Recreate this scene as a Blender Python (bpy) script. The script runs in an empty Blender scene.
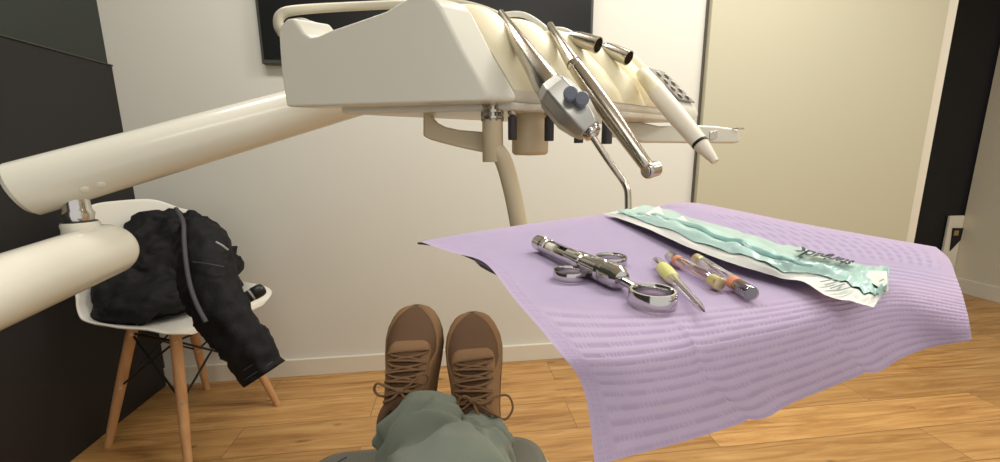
import bpy, bmesh, math, random
from mathutils import Vector, Matrix, noise
random.seed(7)
V = Vector
PI = math.pi
scn = bpy.context.scene
col = scn.collection

# ------------------------------------------------------------------ camera
H = 1.0; F = 397.0
YAW, PIT, ROL = math.radians(6.7), math.radians(10.5), math.radians(0.5)
CAM = V((0, 0, H))
fw = V((math.sin(YAW)*math.cos(PIT), math.cos(YAW)*math.cos(PIT), -math.sin(PIT)))
r0 = V((math.cos(YAW), -math.sin(YAW), 0)); u0 = r0.cross(fw)
rt = r0*math.cos(ROL) - u0*math.sin(ROL)
up = u0*math.cos(ROL) + r0*math.sin(ROL)
PF = V((math.sin(YAW), math.cos(YAW), 0))          # forward on plan
PR = V((math.cos(YAW), -math.sin(YAW), 0))         # right on plan

def ray(x, y): return fw + rt*((x-500)/F) - up*((y-231)/F)
def at(x, y, d): return CAM + ray(x, y)*d
def atz(x, y, z): r = ray(x, y); return CAM + r*((z-H)/r.z)
def aty(x, y, Y): r = ray(x, y); return CAM + r*(Y/r.y)
def atx(x, y, X): r = ray(x, y); return CAM + r*(X/r.x)
def atp(x, y, p0, n): r = ray(x, y); return CAM + r*((p0-CAM).dot(n)/r.dot(n))

cd = bpy.data.cameras.new('camera'); cam = bpy.data.objects.new('camera', cd); col.objects.link(cam)
cd.sensor_width = 36; cd.lens = 36*F/1000; cd.clip_start = 0.01
m = Matrix((rt, up, -fw)).transposed().to_4x4(); m.translation = CAM
cam.matrix_world = m
scn.camera = cam

# ------------------------------------------------------------------ materials
def mat(name, color, rough=0.5, metal=0.0, trans=0.0, alpha=1.0, noise_scale=0, noise_amt=0.0, bump=0.0, bump_scale=200,
        coat=0.0, ior=1.45, sheen=0.0, spec=0.5, sss=0.0):
    mt = bpy.data.materials.new(name); mt.use_nodes = True
    nt = mt.node_tree; b = nt.nodes['Principled BSDF']
    c = (*color, 1.0)
    b.inputs['Base Color'].default_value = c
    b.inputs['Roughness'].default_value = rough
    b.inputs['Metallic'].default_value = metal
    b.inputs['Transmission Weight'].default_value = trans
    b.inputs['Alpha'].default_value = alpha
    b.inputs['IOR'].default_value = ior
    b.inputs['Coat Weight'].default_value = coat
    b.inputs['Sheen Weight'].default_value = sheen
    b.inputs['Specular IOR Level'].default_value = spec
    if sss:
        b.inputs['Subsurface Weight'].default_value = sss
        b.inputs['Subsurface Scale'].default_value = 0.01
    if noise_scale or bump:
        tc = nt.nodes.new('ShaderNodeTexCoord')
    if noise_scale:
        n = nt.nodes.new('ShaderNodeTexNoise'); n.inputs['Scale'].default_value = noise_scale; n.inputs['Detail'].default_value = 4
        nt.links.new(tc.outputs['Object'], n.inputs['Vector'])
        mx = nt.nodes.new('ShaderNodeMix'); mx.data_type = 'RGBA'
        mx.inputs[6].default_value = tuple(v*(1-noise_amt) for v in color)+(1,)
        mx.inputs[7].default_value = tuple(min(1, v*(1+noise_amt)) for v in color)+(1,)
        nt.links.new(n.outputs['Fac'], mx.inputs[0]); nt.links.new(mx.outputs[2], b.inputs['Base Color'])
    if bump:
        n2 = nt.nodes.new('ShaderNodeTexNoise'); n2.inputs['Scale'].default_value = bump_scale; n2.inputs['Detail'].default_value = 3
        nt.links.new(tc.outputs['Object'], n2.inputs['Vector'])
        bp = nt.nodes.new('ShaderNodeBump'); bp.inputs['Strength'].default_value = bump; bp.inputs['Distance'].default_value = 0.002
        nt.links.new(n2.outputs['Fac'], bp.inputs['Height']); nt.links.new(bp.outputs['Normal'], b.inputs['Normal'])
    return mt

def lin(r, g, b):
    f = lambda c: (c/255/12.92) if c <= 10 else ((c/255+0.055)/1.055)**2.4
    return (f(r), f(g), f(b))

M = {
 'wall': mat('wall_paint', lin(219, 218, 208), 0.85, noise_scale=1.2, noise_amt=0.025, bump=0.05, bump_scale=300),
 'wall_r': mat('side_wall_paint', lin(212, 206, 184), 0.85, noise_scale=1.5, noise_amt=0.02),
 'door': mat('door_laminate', lin(190, 186, 162), 0.55, noise_scale=1.5, noise_amt=0.02),
 'base': mat('skirting_paint', lin(222, 216, 200), 0.5, noise_scale=3, noise_amt=0.02),
 'dark': mat('dark_panel', lin(40, 38, 38), 0.55, noise_scale=8, noise_amt=0.1),
 'dark_up': mat('dark_glossy_panel', lin(50, 56, 52), 0.2, noise_scale=4, noise_amt=0.1),
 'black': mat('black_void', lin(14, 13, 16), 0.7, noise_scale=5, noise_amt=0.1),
 'ceil': mat('ceiling_paint', lin(225, 220, 210), 0.9, noise_scale=1, noise_amt=0.02),
 'tv': mat('screen_glass', lin(20, 22, 22), 0.28, noise_scale=2, noise_amt=0.1),
 'tv_frame': mat('screen_frame', lin(72, 72, 66), 0.4, noise_scale=5, noise_amt=0.05),
 'enamel': mat('cream_enamel', lin(229, 226, 212), 0.22, noise_scale=2, noise_amt=0.02, coat=0.3),
 'shell': mat('white_shell', lin(226, 224, 211), 0.34, noise_scale=2, noise_amt=0.02, coat=0.15),
 'pad': mat('cream_silicone', lin(240, 232, 200), 0.42, noise_scale=12, noise_amt=0.05, sss=0.15),
 'under': mat('beige_plastic', lin(204, 190, 160), 0.4, noise_scale=4, noise_amt=0.03),
 'chrome': mat('polished_steel', lin(205, 203, 200), 0.14, 1.0, noise_scale=30, noise_amt=0.05),
 'steel': mat('brushed_steel', lin(196, 190, 178), 0.24, 1.0, noise_scale=60, noise_amt=0.08),
 'satin': mat('satin_grey_metal', lin(186, 186, 180), 0.33, 0.75, noise_scale=40, noise_amt=0.06),
 'bluegrey': mat('blue_grey_plastic', lin(112, 118, 132), 0.35, noise_scale=40, noise_amt=0.08),
 'rubber': mat('dark_rubber', lin(62, 60, 64), 0.5, noise_scale=60, noise_amt=0.1),
 'hole': mat('dark_bore', lin(52, 44, 38), 0.6, noise_scale=60, noise_amt=0.1),
 'white': mat('white_plastic', lin(236, 230, 214), 0.35, noise_scale=8, noise_amt=0.02),
 'panel': mat('grey_membrane', lin(148, 146, 144), 0.4, noise_scale=60, noise_amt=0.05),
 'rail': mat('grey_beige_tube', lin(196, 190, 170), 0.35, noise_scale=10, noise_amt=0.04),
 'tray': mat('tray_metal', lin(108, 102, 96), 0.4, 0.6, noise_scale=30, noise_amt=0.1),
 'paper': mat('pouch_paper', lin(228, 230, 224), 0.6, noise_scale=60, noise_amt=0.04, bump=0.3, bump_scale=120),
 'film': mat('pouch_film', lin(188, 224, 218), 0.3, noise_scale=30, noise_amt=0.10, bump=0.35, bump_scale=50, coat=0.25),
 'film_dark': mat('pouch_film_fold', lin(140, 190, 184), 0.3, noise_scale=40, noise_amt=0.12, coat=0.2),
 'ink': mat('dark_green_ink', lin(30, 52, 50), 0.6, noise_scale=60, noise_amt=0.1),
 'ink2': mat('pale_ink', lin(120, 140, 136), 0.6, noise_scale=60, noise_amt=0.1),
 'glass': mat('clear_glass', (0.80, 0.76, 0.84), 0.05, alpha=0.38, noise_scale=30, noise_amt=0.01, spec=0.9, coat=1.0),
 'clear': mat('clear_plastic', (0.88, 0.85, 0.90), 0.12, alpha=0.30, noise_scale=30, noise_amt=0.01, spec=0.8),
 'yellow': mat('yellow_hub', lin(236, 236, 150), 0.4, alpha=0.85, noise_scale=60, noise_amt=0.05),
 'orange': mat('orange_band', lin(226, 150, 118), 0.4, noise_scale=60, noise_amt=0.05),
 'gold': mat('pale_gold_cap', lin(220, 208, 156), 0.36, 0.9, noise_scale=60, noise_amt=0.05),
 'greycap': mat('grey_stopper', lin(92, 86, 96), 0.4, noise_scale=60, noise_amt=0.1),
 'suede': mat('brown_leather', lin(140, 107, 74), 0.7, noise_scale=25, noise_amt=0.13, bump=0.25, bump_scale=500),
 'suede2': mat('brown_mesh_leather', lin(104, 77, 54), 0.75, noise_scale=30, noise_amt=0.12, bump=0.35, bump_scale=700),
 'lace': mat('brown_lace', lin(122, 92, 64), 0.8, noise_scale=200, noise_amt=0.15, bump=0.4, bump_scale=900),
 'sole': mat('dark_brown_sole', lin(84, 62, 48), 0.7, noise_scale=30, noise_amt=0.1),
 'sock': mat('dark_sock', lin(52, 46, 44), 0.9, noise_scale=80, noise_amt=0.1),
 'trouser': mat('sage_trouser_cloth', lin(124, 133, 120), 0.85, noise_scale=14, noise_amt=0.07, bump=0.2, bump_scale=900, sheen=0.2),
 'uphol': mat('grey_upholstery', lin(116, 116, 106), 0.42, noise_scale=14, noise_amt=0.05),
 'chairshell': mat('pale_chair_shell', lin(200, 190, 160), 0.4, noise_scale=6, noise_amt=0.04),
 'cshell': mat('white_moulded_plastic', lin(234, 231, 220), 0.35, noise_scale=4, noise_amt=0.02),
 'wire': mat('black_wire', lin(24, 23, 24), 0.4, noise_scale=50, noise_amt=0.1),
 'jacket': mat('black_jacket_cloth', lin(21, 20, 22), 0.72, noise_scale=20, noise_amt=0.25, bump=0.5, bump_scale=160, spec=0.35),
 'piping': mat('charcoal_piping', lin(62, 62, 66), 0.6, noise_scale=40, noise_amt=0.1),
 'zip': mat('pale_zip', lin(150, 150, 150), 0.4, noise_scale=60, noise_amt=0.1),
 'ochre': mat('ochre_mark', lin(150, 128, 84), 0.6, noise_scale=60, noise_amt=0.1),
}
def wood_leg():
    mt = mat('pale_beech', lin(198, 152, 104), 0.5); nt = mt.node_tree; b = nt.nodes['Principled BSDF']
    tc = nt.nodes.new('ShaderNodeTexCoord'); mp = nt.nodes.new('ShaderNodeMapping'); mp.inputs['Scale'].default_value = (60, 60, 5)
    n = nt.nodes.new('ShaderNodeTexNoise'); n.inputs['Scale'].default_value = 1; n.inputs['Detail'].default_value = 4
    rp = nt.nodes.new('ShaderNodeValToRGB'); rp.color_ramp.elements[0].color = (*lin(172, 124, 78), 1); rp.color_ramp.elements[1].color = (*lin(214, 168, 120), 1)
    nt.links.new(tc.outputs['Object'], mp.inputs[0]); nt.links.new(mp.outputs[0], n.inputs['Vector']); nt.links.new(n.outputs['Fac'], rp.inputs[0]); nt.links.new(rp.outputs[0], b.inputs['Base Color'])
    return mt
M['beech'] = wood_leg()

def floor_mat():
    mt = bpy.data.materials.new('oak_planks'); mt.use_nodes = True; nt = mt.node_tree; b = nt.nodes['Principled BSDF']
    N = nt.nodes.new; L = nt.links.new
    tc = N('ShaderNodeTexCoord'); mp = N('ShaderNodeMapping'); mp.inputs['Location'].default_value = (0.35, 0.03, 0)
    L(tc.outputs['Object'], mp.inputs[0])
    br = N('ShaderNodeTexBrick'); br.offset = 0.37; br.inputs['Scale'].default_value = 1
    br.inputs['Brick Width'].default_value = 1.25; br.inputs['Row Height'].default_value = 0.165
    br.inputs['Mortar Size'].default_value = 0.0016; br.inputs['Mortar Smooth'].default_value = 0.3
    br.inputs['Color1'].default_value = (0, 0, 0, 1); br.inputs['Color2'].default_value = (1, 1, 1, 1); br.inputs['Mortar'].default_value = (0.5, 0.5, 0.5, 1)
    L(mp.outputs[0], br.inputs['Vector'])
    # grain, shifted per plank
    sep = N('ShaderNodeSeparateXYZ'); L(mp.outputs[0], sep.inputs[0])
    ad = N('ShaderNodeMath'); ad.operation = 'MULTIPLY_ADD'; ad.inputs[1].default_value = 9.0; L(br.outputs['Color'], ad.inputs[0])
    mz = N('ShaderNodeMath'); mz.operation = 'ADD'; mz.inputs[1].default_value = 0; L(sep.outputs['Z'], ad.inputs[2])
    cmb = N('ShaderNodeCombineXYZ')
    sx = N('ShaderNodeMath'); sx.operation = 'MULTIPLY'; sx.inputs[1].default_value = 2.2; L(sep.outputs['X'], sx.inputs[0])
    sy = N('ShaderNodeMath'); sy.operation = 'MULTIPLY'; sy.inputs[1].default_value = 26; L(sep.outputs['Y'], sy.inputs[0])
    L(sx.outputs[0], cmb.inputs[0]); L(sy.outputs[0], cmb.inputs[1]); L(ad.outputs[0], cmb.inputs[2])
    gr = N('ShaderNodeTexNoise'); gr.inputs['Scale'].default_value = 1.0; gr.inputs['Detail'].default_value = 7; gr.inputs['Roughness'].default_value = 0.62; gr.inputs['Distortion'].default_value = 1.2
    L(cmb.outputs[0], gr.inputs['Vector'])
    rp = N('ShaderNodeValToRGB'); e = rp.color_ramp.elements
    e[0].position = 0.28; e[0].color = (*lin(148, 102, 56), 1); e[1].position = 0.72; e[1].color = (*lin(214, 170, 110), 1)
    x = rp.color_ramp.elements.new(0.5); x.color = (*lin(190, 144, 86), 1)
    L(gr.outputs['Fac'], rp.inputs[0])
    # plank to plank tone
    tone = N('ShaderNodeMapRange'); tone.inputs[3].default_value = 0.80; tone.inputs[4].default_value = 1.10; L(br.outputs['Color'], tone.inputs[0])
    ml = N('ShaderNodeVectorMath'); ml.operation = 'SCALE'; L(rp.outputs[0], ml.inputs[0]); L(tone.outputs[0], ml.inputs['Scale'])
    # knots and cracks
    cm2 = N('ShaderNodeMapping'); cm2.inputs['Scale'].default_value = (3.2, 9, 1); L(mp.outputs[0], cm2.inputs[0])
    vo = N('ShaderNodeTexVoronoi'); vo.inputs['Scale'].default_value = 1.0; L(cm2.outputs[0], vo.inputs['Vector'])
    dn = N('ShaderNodeTexNoise'); dn.inputs['Scale'].default_value = 24; dn.inputs['Detail'].default_value = 5; L(mp.outputs[0], dn.inputs['Vector'])
    kk = N('ShaderNodeMath'); kk.operation = 'MULTIPLY_ADD'; kk.inputs[1].default_value = 0.28; L(dn.outputs['Fac'], kk.inputs[0]); L(vo.outputs['Distance'], kk.inputs[2])
    kr = N('ShaderNodeMapRange'); kr.inputs[1].default_value = 0.15; kr.inputs[2].default_value = 0.25; kr.inputs[3].default_value = 0.35; kr.inputs[4].default_value = 1.0; L(kk.outputs[0], kr.inputs[0])
    ml2 = N('ShaderNodeVectorMath'); ml2.operation = 'SCALE'; L(ml.outputs[0], ml2.inputs[0]); L(kr.outputs[0], ml2.inputs['Scale'])
    jm = N('ShaderNodeMapRange'); jm.inputs[3].default_value = 1.0; jm.inputs[4].default_value = 0.45; L(br.outputs['Fac'], jm.inputs[0])
    ml3 = N('ShaderNodeVectorMath'); ml3.operation = 'SCALE'; L(ml2.outputs[0], ml3.inputs[0]); L(jm.outputs[0], ml3.inputs['Scale'])
    L(ml3.outputs[0], b.inputs['Base Color'])
    b.inputs['Roughness'].default_value = 0.42
    bp = N('ShaderNodeBump'); bp.inputs['Strength'].default_value = 0.15; bp.inputs['Distance'].default_value = 0.002
    L(gr.outputs['Fac'], bp.inputs['Height']); L(bp.outputs['Normal'], b.inputs['Normal'])
    return mt
def thin_clear(name, tint, edge, blend):
    mt = bpy.data.materials.new(name); mt.use_nodes = True; nt = mt.node_tree; nt.nodes.remove(nt.nodes['Principled BSDF'])
    N = nt.nodes.new; L = nt.links.new
    tr = N('ShaderNodeBsdfTransparent'); tr.inputs[0].default_value = (*tint, 1)
    gl = N('ShaderNodeBsdfGlossy'); gl.inputs['Color'].default_value = (*edge, 1); gl.inputs['Roughness'].default_value = 0.08
    lw = N('ShaderNodeLayerWeight'); lw.inputs['Blend'].default_value = blend
    tc = N('ShaderNodeTexCoord'); nz = N('ShaderNodeTexNoise'); nz.inputs['Scale'].default_value = 90; L(tc.outputs['Object'], nz.inputs['Vector'])
    ad = N('ShaderNodeMath'); ad.operation = 'MULTIPLY_ADD'; ad.inputs[1].default_value = 0.12; L(nz.outputs['Fac'], ad.inputs[0]); L(lw.outputs['Facing'], ad.inputs[2])
    mx = N('ShaderNodeMixShader'); L(ad.outputs[0], mx.inputs[0]); L(tr.outputs[0], mx.inputs[1]); L(gl.outputs[0], mx.inputs[2])
    L(mx.outputs[0], nt.nodes['Material Output'].inputs['Surface']); return mt
M['glass'] = thin_clear('clear_glass', (0.86, 0.83, 0.88), (0.9, 0.88, 0.92), 0.35)
M['clear'] = thin_clear('clear_plastic', (0.92, 0.90, 0.94), (0.95, 0.93, 0.97), 0.25)
M['floor'] = floor_mat()

def bib_mat():
    mt = mat('lilac_paper', lin(206, 190, 224), 0.8); nt = mt.node_tree; b = nt.nodes['Principled BSDF']
    N = nt.nodes.new; L = nt.links.new
    at_ = N('ShaderNodeAttribute'); at_.attribute_name = 'emboss'
    rp = N('ShaderNodeValToRGB'); e = rp.color_ramp.elements
    e[0].color = (*lin(192, 175, 213), 1); e[1].color = (*lin(214, 199, 231), 1)
    L(at_.outputs['Fac'], rp.inputs[0])
    tc = N('ShaderNodeTexCoord'); n = N('ShaderNodeTexNoise'); n.inputs['Scale'].default_value = 700; n.inputs['Detail'].default_value = 3; L(tc.outputs['Object'], n.inputs['Vector'])
    L(rp.outputs[0], b.inputs['Base Color'])
    bp = N('ShaderNodeBump'); bp.inputs['Strength'].default_value = 0.25; bp.inputs['Distance'].default_value = 0.0006
    L(n.outputs['Fac'], bp.inputs['Height']); L(bp.outputs['Normal'], b.inputs['Normal'])
    # thin paper lets a little light through
    tr = N('ShaderNodeBsdfTranslucent'); L(rp.outputs[0], tr.inputs['Color'])
    mx = N('ShaderNodeMixShader'); mx.inputs[0].default_value = 0.3
    out = nt.nodes['Material Output']
    L(b.outputs[0], mx.inputs[1]); L(tr.outputs[0], mx.inputs[2]); L(mx.outputs[0], out.inputs['Surface'])
    return mt
M['bib'] = bib_mat()

# ------------------------------------------------------------------ mesh helpers
def world_loc(o):
    l = V((0, 0, 0))
    while o: l = l + V(o.location); o = o.parent
    return l

class MB:
    """collects world-space geometry and links it as one mesh object"""
    def __init__(self): self.v = []; self.f = []; self.attr = None
    def add(self, vs, fs):
        n = len(self.v); self.v += [V(p) for p in vs]; self.f += [[i+n for i in f] for f in fs]; return self
    def loft(self, rings, close=True, cap0=True, cap1=True):
        k = len(rings[0]); vs = [p for r in rings for p in r]; fs = []
        for i in range(len(rings)-1):
            for j in range(k if close else k-1):
                a = i*k+j; b = i*k+(j+1) % k
                fs.append([a, b, b+k, a+k])
        if cap0: fs.append(list(range(k))[::-1])
        if cap1: fs.append([(len(rings)-1)*k+j for j in range(k)])
        return self.add(vs, fs)
    def tube(self, pts, rad, n=20, caps=True, flat=None):
        pts = [V(p) for p in pts]
        if not isinstance(rad, (list, tuple)): rad = [rad]*len(pts)
        rings = []; side = None
        for i, p in enumerate(pts):
            t = (pts[min(i+1, len(pts)-1)] - pts[max(i-1, 0)]).normalized()
            if side is None:
                a = V((0, 0, 1)) if abs(t.z) < 0.9 else V((1, 0, 0))
                side = a.cross(t).normalized()
            side = (side - t*side.dot(t)).normalized(); nn = t.cross(side)
            fl = flat or 1.0
            rings.append([p + (side*math.cos(2*PI*j/n) + nn*math.sin(2*PI*j/n)*fl)*rad[i] for j in range(n)])
        return self.loft(rings, True, caps, caps)
    def lathe(self, p0, ax, prof, n=28, caps=True):
        """prof: (distance along ax, radius)"""
        ax = V(ax).normalized(); a = V((0, 0, 1)) if abs(ax.z) < 0.9 else V((1, 0, 0))
        s = a.cross(ax).normalized(); t = ax.cross(s); p0 = V(p0)
        rings = [[p0 + ax*d + (s*math.cos(2*PI*j/n) + t*math.sin(2*PI*j/n))*max(r, 1e-5) for j in range(n)] for d, r in prof]
        return self.loft(rings, True, caps, caps)
    def ring(self, c, ax, R, w, h, n=40):
        """flat band ring: R mean radius, w radial thickness, h height along ax"""
        ax = V(ax).normalized(); a = V((0, 0, 1)) if abs(ax.z) < 0.9 else V((1, 0, 0))
        s = a.cross(ax).normalized(); t = ax.cross(s); c = V(c); m_ = 10
        vs = []; fs = []
        for i in range(n):
            d = s*math.cos(2*PI*i/n) + t*math.sin(2*PI*i/n)
            for j in range(m_):
                q = 2*PI*j/m_; cx = math.copysign(abs(math.cos(q))**0.6, math.cos(q)); sy = math.copysign(abs(math.sin(q))**0.6, math.sin(q))
                vs.append(c + d*(R + cx*w/2) + ax*sy*h/2)
        for i in range(n):
            for j in range(m_):
                fs.append([i*m_+j, ((i+1) % n)*m_+j, ((i+1) % n)*m_+(j+1) % m_, i*m_+(j+1) % m_])
        return self.add(vs, fs)
    def prism(self, poly, vec):
        poly = [V(p) for p in poly]; vec = V(vec); return self.loft([poly, [p+vec for p in poly]])
    def box(self, lo, hi, ax=None):
        x0, y0, z0 = lo; x1, y1, z1 = hi
        return self.add([(x0,y0,z0),(x1,y0,z0),(x1,y1,z0),(x0,y1,z0),(x0,y0,z1),(x1,y0,z1),(x1,y1,z1),(x0,y1,z1)],
                        [[3,2,1,0],[4,5,6,7],[0,1,5,4],[1,2,6,5],[2,3,7,6],[3,0,4,7]])
    def grid(self, fn, nu, nv):
        vs = [fn(i/nu, j/nv) for j in range(nv+1) for i in range(nu+1)]; w = nu+1
        fs = [[j*w+i, j*w+i+1, (j+1)*w+i+1, (j+1)*w+i] for j in range(nv) for i in range(nu)]
        return self.add(vs, fs)
    def build(self, name, material, parent=None, smooth=True, bevel=0, seg=3, subsurf=0, solid=0, angle=40, remesh=0):
        off = world_loc(parent) if parent else V((0, 0, 0))
        me = bpy.data.meshes.new(name)
        me.from_pydata([tuple(p-off) for p in self.v], [], self.f); me.validate()
        bm = bmesh.new(); bm.from_mesh(me); bmesh.ops.recalc_face_normals(bm, faces=bm.faces); bm.to_mesh(me); bm.free()
        if self.attr:
            a = me.attributes.new('emboss', 'FLOAT', 'POINT')
            for i, x in enumerate(self.attr): a.data[i].value = x
        me.materials.append(material)
        o = bpy.data.objects.new(name, me); col.objects.link(o)
        if parent: o.parent = parent
        if smooth:
            for p in me.polygons: p.use_smooth = True
        if solid:
            md = o.modifiers.new('thick', 'SOLIDIFY'); md.thickness = solid; md.offset = 0
        if remesh:
            md = o.modifiers.new('remesh', 'REMESH'); md.mode = 'VOXEL'; md.voxel_size = remesh; md.use_smooth_shade = True
        if bevel:
            md = o.modifiers.new('round', 'BEVEL'); md.width = bevel; md.segments = seg; md.limit_method = 'ANGLE'; md.angle_limit = math.radians(35)
        if subsurf:
            md = o.modifiers.new('sub', 'SUBSURF'); md.levels = subsurf; md.render_levels = subsurf
        if smooth and not subsurf and not remesh:
            try: me.set_sharp_from_angle(angle=math.radians(angle))
            except Exception: pass
        return o

def thing(name, label, cat, loc, group=None):
    o = bpy.data.objects.new(name, None); col.objects.link(o); o.location = loc; o.empty_display_size = 0.05
    return tag(o, label, cat, group)
def tag(o, label, cat, group=None):
    o['label'] = label; o['category'] = cat
    if group: o['group'] = group
    return o
def struct(o, label=None):
    o['kind'] = 'structure'
    if label: o['label'] = label; 
    return o

def cr(p0, p1, p2, p3, t):
    return (p1*2 + (p2-p0)*t + (p0*2-p1*5+p2*4-p3)*t*t + (p1*3-p0-p2*3+p3)*t**3)*0.5
def spline(pts, t):
    n = len(pts)-1; x = min(max(t, 0), 1)*n; i = min(int(x), n-1); f = x-i
    g = lambda k: pts[k] if 0 <= k <= n else (pts[0]*2-pts[1] if k < 0 else pts[n]*2-pts[n-1])
    return cr(g(i-1), g(i), g(i+1), g(i+2), f)
def patch(net, u, v):
    return spline([spline(row, u) for row in net], v)
def smooth_path(pts, n=24):
    pts = [V(p) for p in pts]; return [spline(pts, i/n) for i in range(n+1)]
def interp(tab, x):
    for (a, b), (c, d) in zip(tab, tab[1:]):
        if x <= c:
            t = (x-a)/(c-a) if c > a else 0; t = max(0, min(1, t)); return b+(d-b)*t
    return tab[-1][1]
def ss(a, b, x):
    t = max(0, min(1, (x-a)/(b-a))); return t*t*(3-2*t)

def text_mesh(s, size=1.0, shear=0.0, bold=0.0):
    cu = bpy.data.curves.new('t', 'FONT'); cu.body = s; cu.size = size; cu.shear = shear; cu.offset = bold; cu.resolution_u = 3
    o = bpy.data.objects.new('t', cu); col.objects.link(o)
    bpy.context.view_layer.update()
    me = o.to_mesh(); vs = [V(v.co) for v in me.vertices]; fs = [list(p.vertices) for p in me.polygons]
    o.to_mesh_clear(); bpy.data.objects.remove(o); bpy.data.curves.remove(cu)
    return vs, fs

# ================================================================== ROOM
YB = aty(0, 0, 1).y * 0 + (atz(165, 388, 0).y + atz(500, 358, 0).y)/2
XL = aty(134, 190, YB).x
XR = atz(955, 291, 0).x
YC = atx(950.5, 285, XR).y
ZL = aty(113, 66, YB).z
CEIL = 2.45; YF = -1.6
XD0 = aty(704, 100, YB-0.03).x                       # door panel
XD1 = aty(931, 100, YB-0.03).x
XJ = aty(938, 100, YB).x                         # jamb right edge
struct(MB().box((XL-0.1, YF, -0.05), (XR+0.1, YC+0.1, 0)).build('floor', M['floor'], smooth=False))
struct(MB().box((XL-0.1, YF, CEIL), (XR+0.1, YC+0.1, CEIL+0.05)).build('ceiling', M['ceil'], smooth=False))
struct(MB().box((XL-0.1, YB, 0), (XJ-0.06, YB+0.12, CEIL)).build('wall_back', M['wall'], smooth=False))
struct(MB().box((XJ-0.06, YB-0.012, 0), (XJ, YB+0.13, CEIL)).build('trim_1', M['base'], smooth=False, bevel=0.004))
struct(MB().box((XL-0.1, YF, 0), (XL-0.014, YB, CEIL)).build('wall_left', M['dark_up'], smooth=False))
struct(MB().box((XL-0.014, YF, 0), (XL, YB, ZL)).build('trim_2', M['dark'], smooth=False, bevel=0.003))
struct(MB().box((XL-0.014, YF, ZL), (XL+0.004, YB, ZL+0.004)).build('trim_3', M['tv_frame'], smooth=False))
struct(MB().box((XR, YF, 0), (XR+0.1, YC, CEIL)).build('wall_right', M['wall_r'], smooth=False))
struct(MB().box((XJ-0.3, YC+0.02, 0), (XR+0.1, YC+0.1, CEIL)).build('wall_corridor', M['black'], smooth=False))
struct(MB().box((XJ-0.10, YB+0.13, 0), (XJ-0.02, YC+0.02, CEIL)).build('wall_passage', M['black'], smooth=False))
BH = 0.085
struct(MB().box((XL, YB-0.014, 0), (XD0, YB, BH)).build('baseboard_back', M['base'], smooth=False, bevel=0.003))
struct(MB().box((XR-0.014, YF, 0), (XR, YC, BH+0.02)).build('baseboard_right', M['base'], smooth=False, bevel=0.003))
d = struct(MB().box((XD0, YB-0.035, 0.008), (XD1, YB-0.001, CEIL-0.02)).build('door_1', M['door'], smooth=False, bevel=0.004))
g = MB().box((XD0-0.007, YB-0.012, 0.0), (XD0-0.001, YB, CEIL)).build('trim_4', M['tray'], smooth=False); struct(g)
struct(MB().box((XD1+0.001, YB-0.02, 0.0), (XD1+0.008, YB, CEIL)).build('trim_5', M['door'], smooth=False))

# television
p0 = aty(262.5, 64, YB-0.03); p1 = aty(593, 20, YB-0.03)
tv = thing('television', 'large black flat television screen mounted on the pale back wall', 'television', ((p0.x+p1.x)/2, YB-0.02, p0.z))
TZ = p0.z+0.76
MB().box((p0.x, YB-0.035, p0.z), (p1.x, YB-0.004, TZ)).build('frame', M['tv_frame'], tv, smooth=False, bevel=0.003)
MB().box((p0.x+0.012, YB-0.038, p0.z+0.018), (p1.x-0.012, YB-0.034, TZ-0.012)).build('screen', M['tv'], tv, smooth=False)

# appliance in the doorway
ap0 = at(949, 216, 2.25); ap1 = at(971, 216, 2.25)
ay = YC-0.006
ap0 = aty(951, 216, ay)
ap = thing('floor_appliance', 'white appliance with a small black panel standing in the dark doorway', 'appliance', (ap0.x+0.1, ay, 0))
MB().box((ap0.x, ay, 0), (XR-0.004, ay+0.02, ap0.z)).build('housing', M['base'], ap, smooth=False, bevel=0.006)
q = [aty(952.5, 228, ay-0.002), aty(963, 228, ay-0.002), aty(960, 240, ay-0.002), aty(949.5, 251, ay-0.002)]
dp = MB().prism(q, V((0, -0.004, 0))).build('dark_panel', M['black'], ap, smooth=False)
q = [aty(954.5, 230.5, ay-0.007), aty(959, 230.5, ay-0.007), aty(958, 235.5, ay-0.007), aty(953.5, 235.5, ay-0.007)]
MB().prism(q, V((0, -0.001, 0))).build('mark', M['ochre'], dp, smooth=False)

# ================================================================== DENTAL DELIVERY UNIT
N0 = at(487, 101, 0.54); ZB = N0.z
L0 = atz(285, 107, ZB); ds = (L0-N0); ds.z = 0; ds.normalize()
R0 = atz(698, 119, ZB)
N1 = atz(508, 104, ZB)
e = (R0-N1); e.z = 0; LEN = e.length; e.normalize()
nrm = ds.cross(V((0, 0, 1)))
if nrm.dot(CAM-N0) < 0: nrm = -nrm
def side(x, y, off=0): return atp(x, y, N0 - nrm*off, nrm)

base_col = at(-160, 330, 0.45)
unit = thing('dental_delivery_unit', 'cream dental instrument unit on a jointed white tube arm over the lilac cover', 'dental unit', (base_col.x, base_col.y, 0))
# --- lower arm
a0 = at(0, 291, 0.49); a1 = at(95, 254, 0.625)
dirn = (a1-a0).normalized()
AR = 0.0425
mb = MB(); start = a0 - dirn*0.35
end = a1 + dirn*0.05
prof = [(0, AR), ((end-start).length-0.03, AR)]
Lt = (end-start).length-0.03
for k in range(1, 9):
    q = k/8*PI/2; prof.append((Lt+math.sin(q)*0.034, AR*math.cos(q)**0.75 if k < 8 else 0.001))
mb.lathe(start, dirn, prof, 40)
j0 = at(85, 247, 0.628); jt = at(85, 221, 0.628)
jd = V((0, 0, 1))
jb = V((j0.x, j0.y, j0.z)); jz = jt.z - jb.z
mb.lathe(jb, jd, [(0, 0.027), (jz-0.012, 0.0225), (jz-0.004, 0.0232), (jz, 0.0215)], 36)
la = mb.build('lower_arm', M['enamel'], unit)
MB().lathe(jb+jd*(jz-0.0005), jd, [(0, 0.0205), (0.0015, 0.0205)], 36).build('seam_ring', M['rubber'], la)
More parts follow.
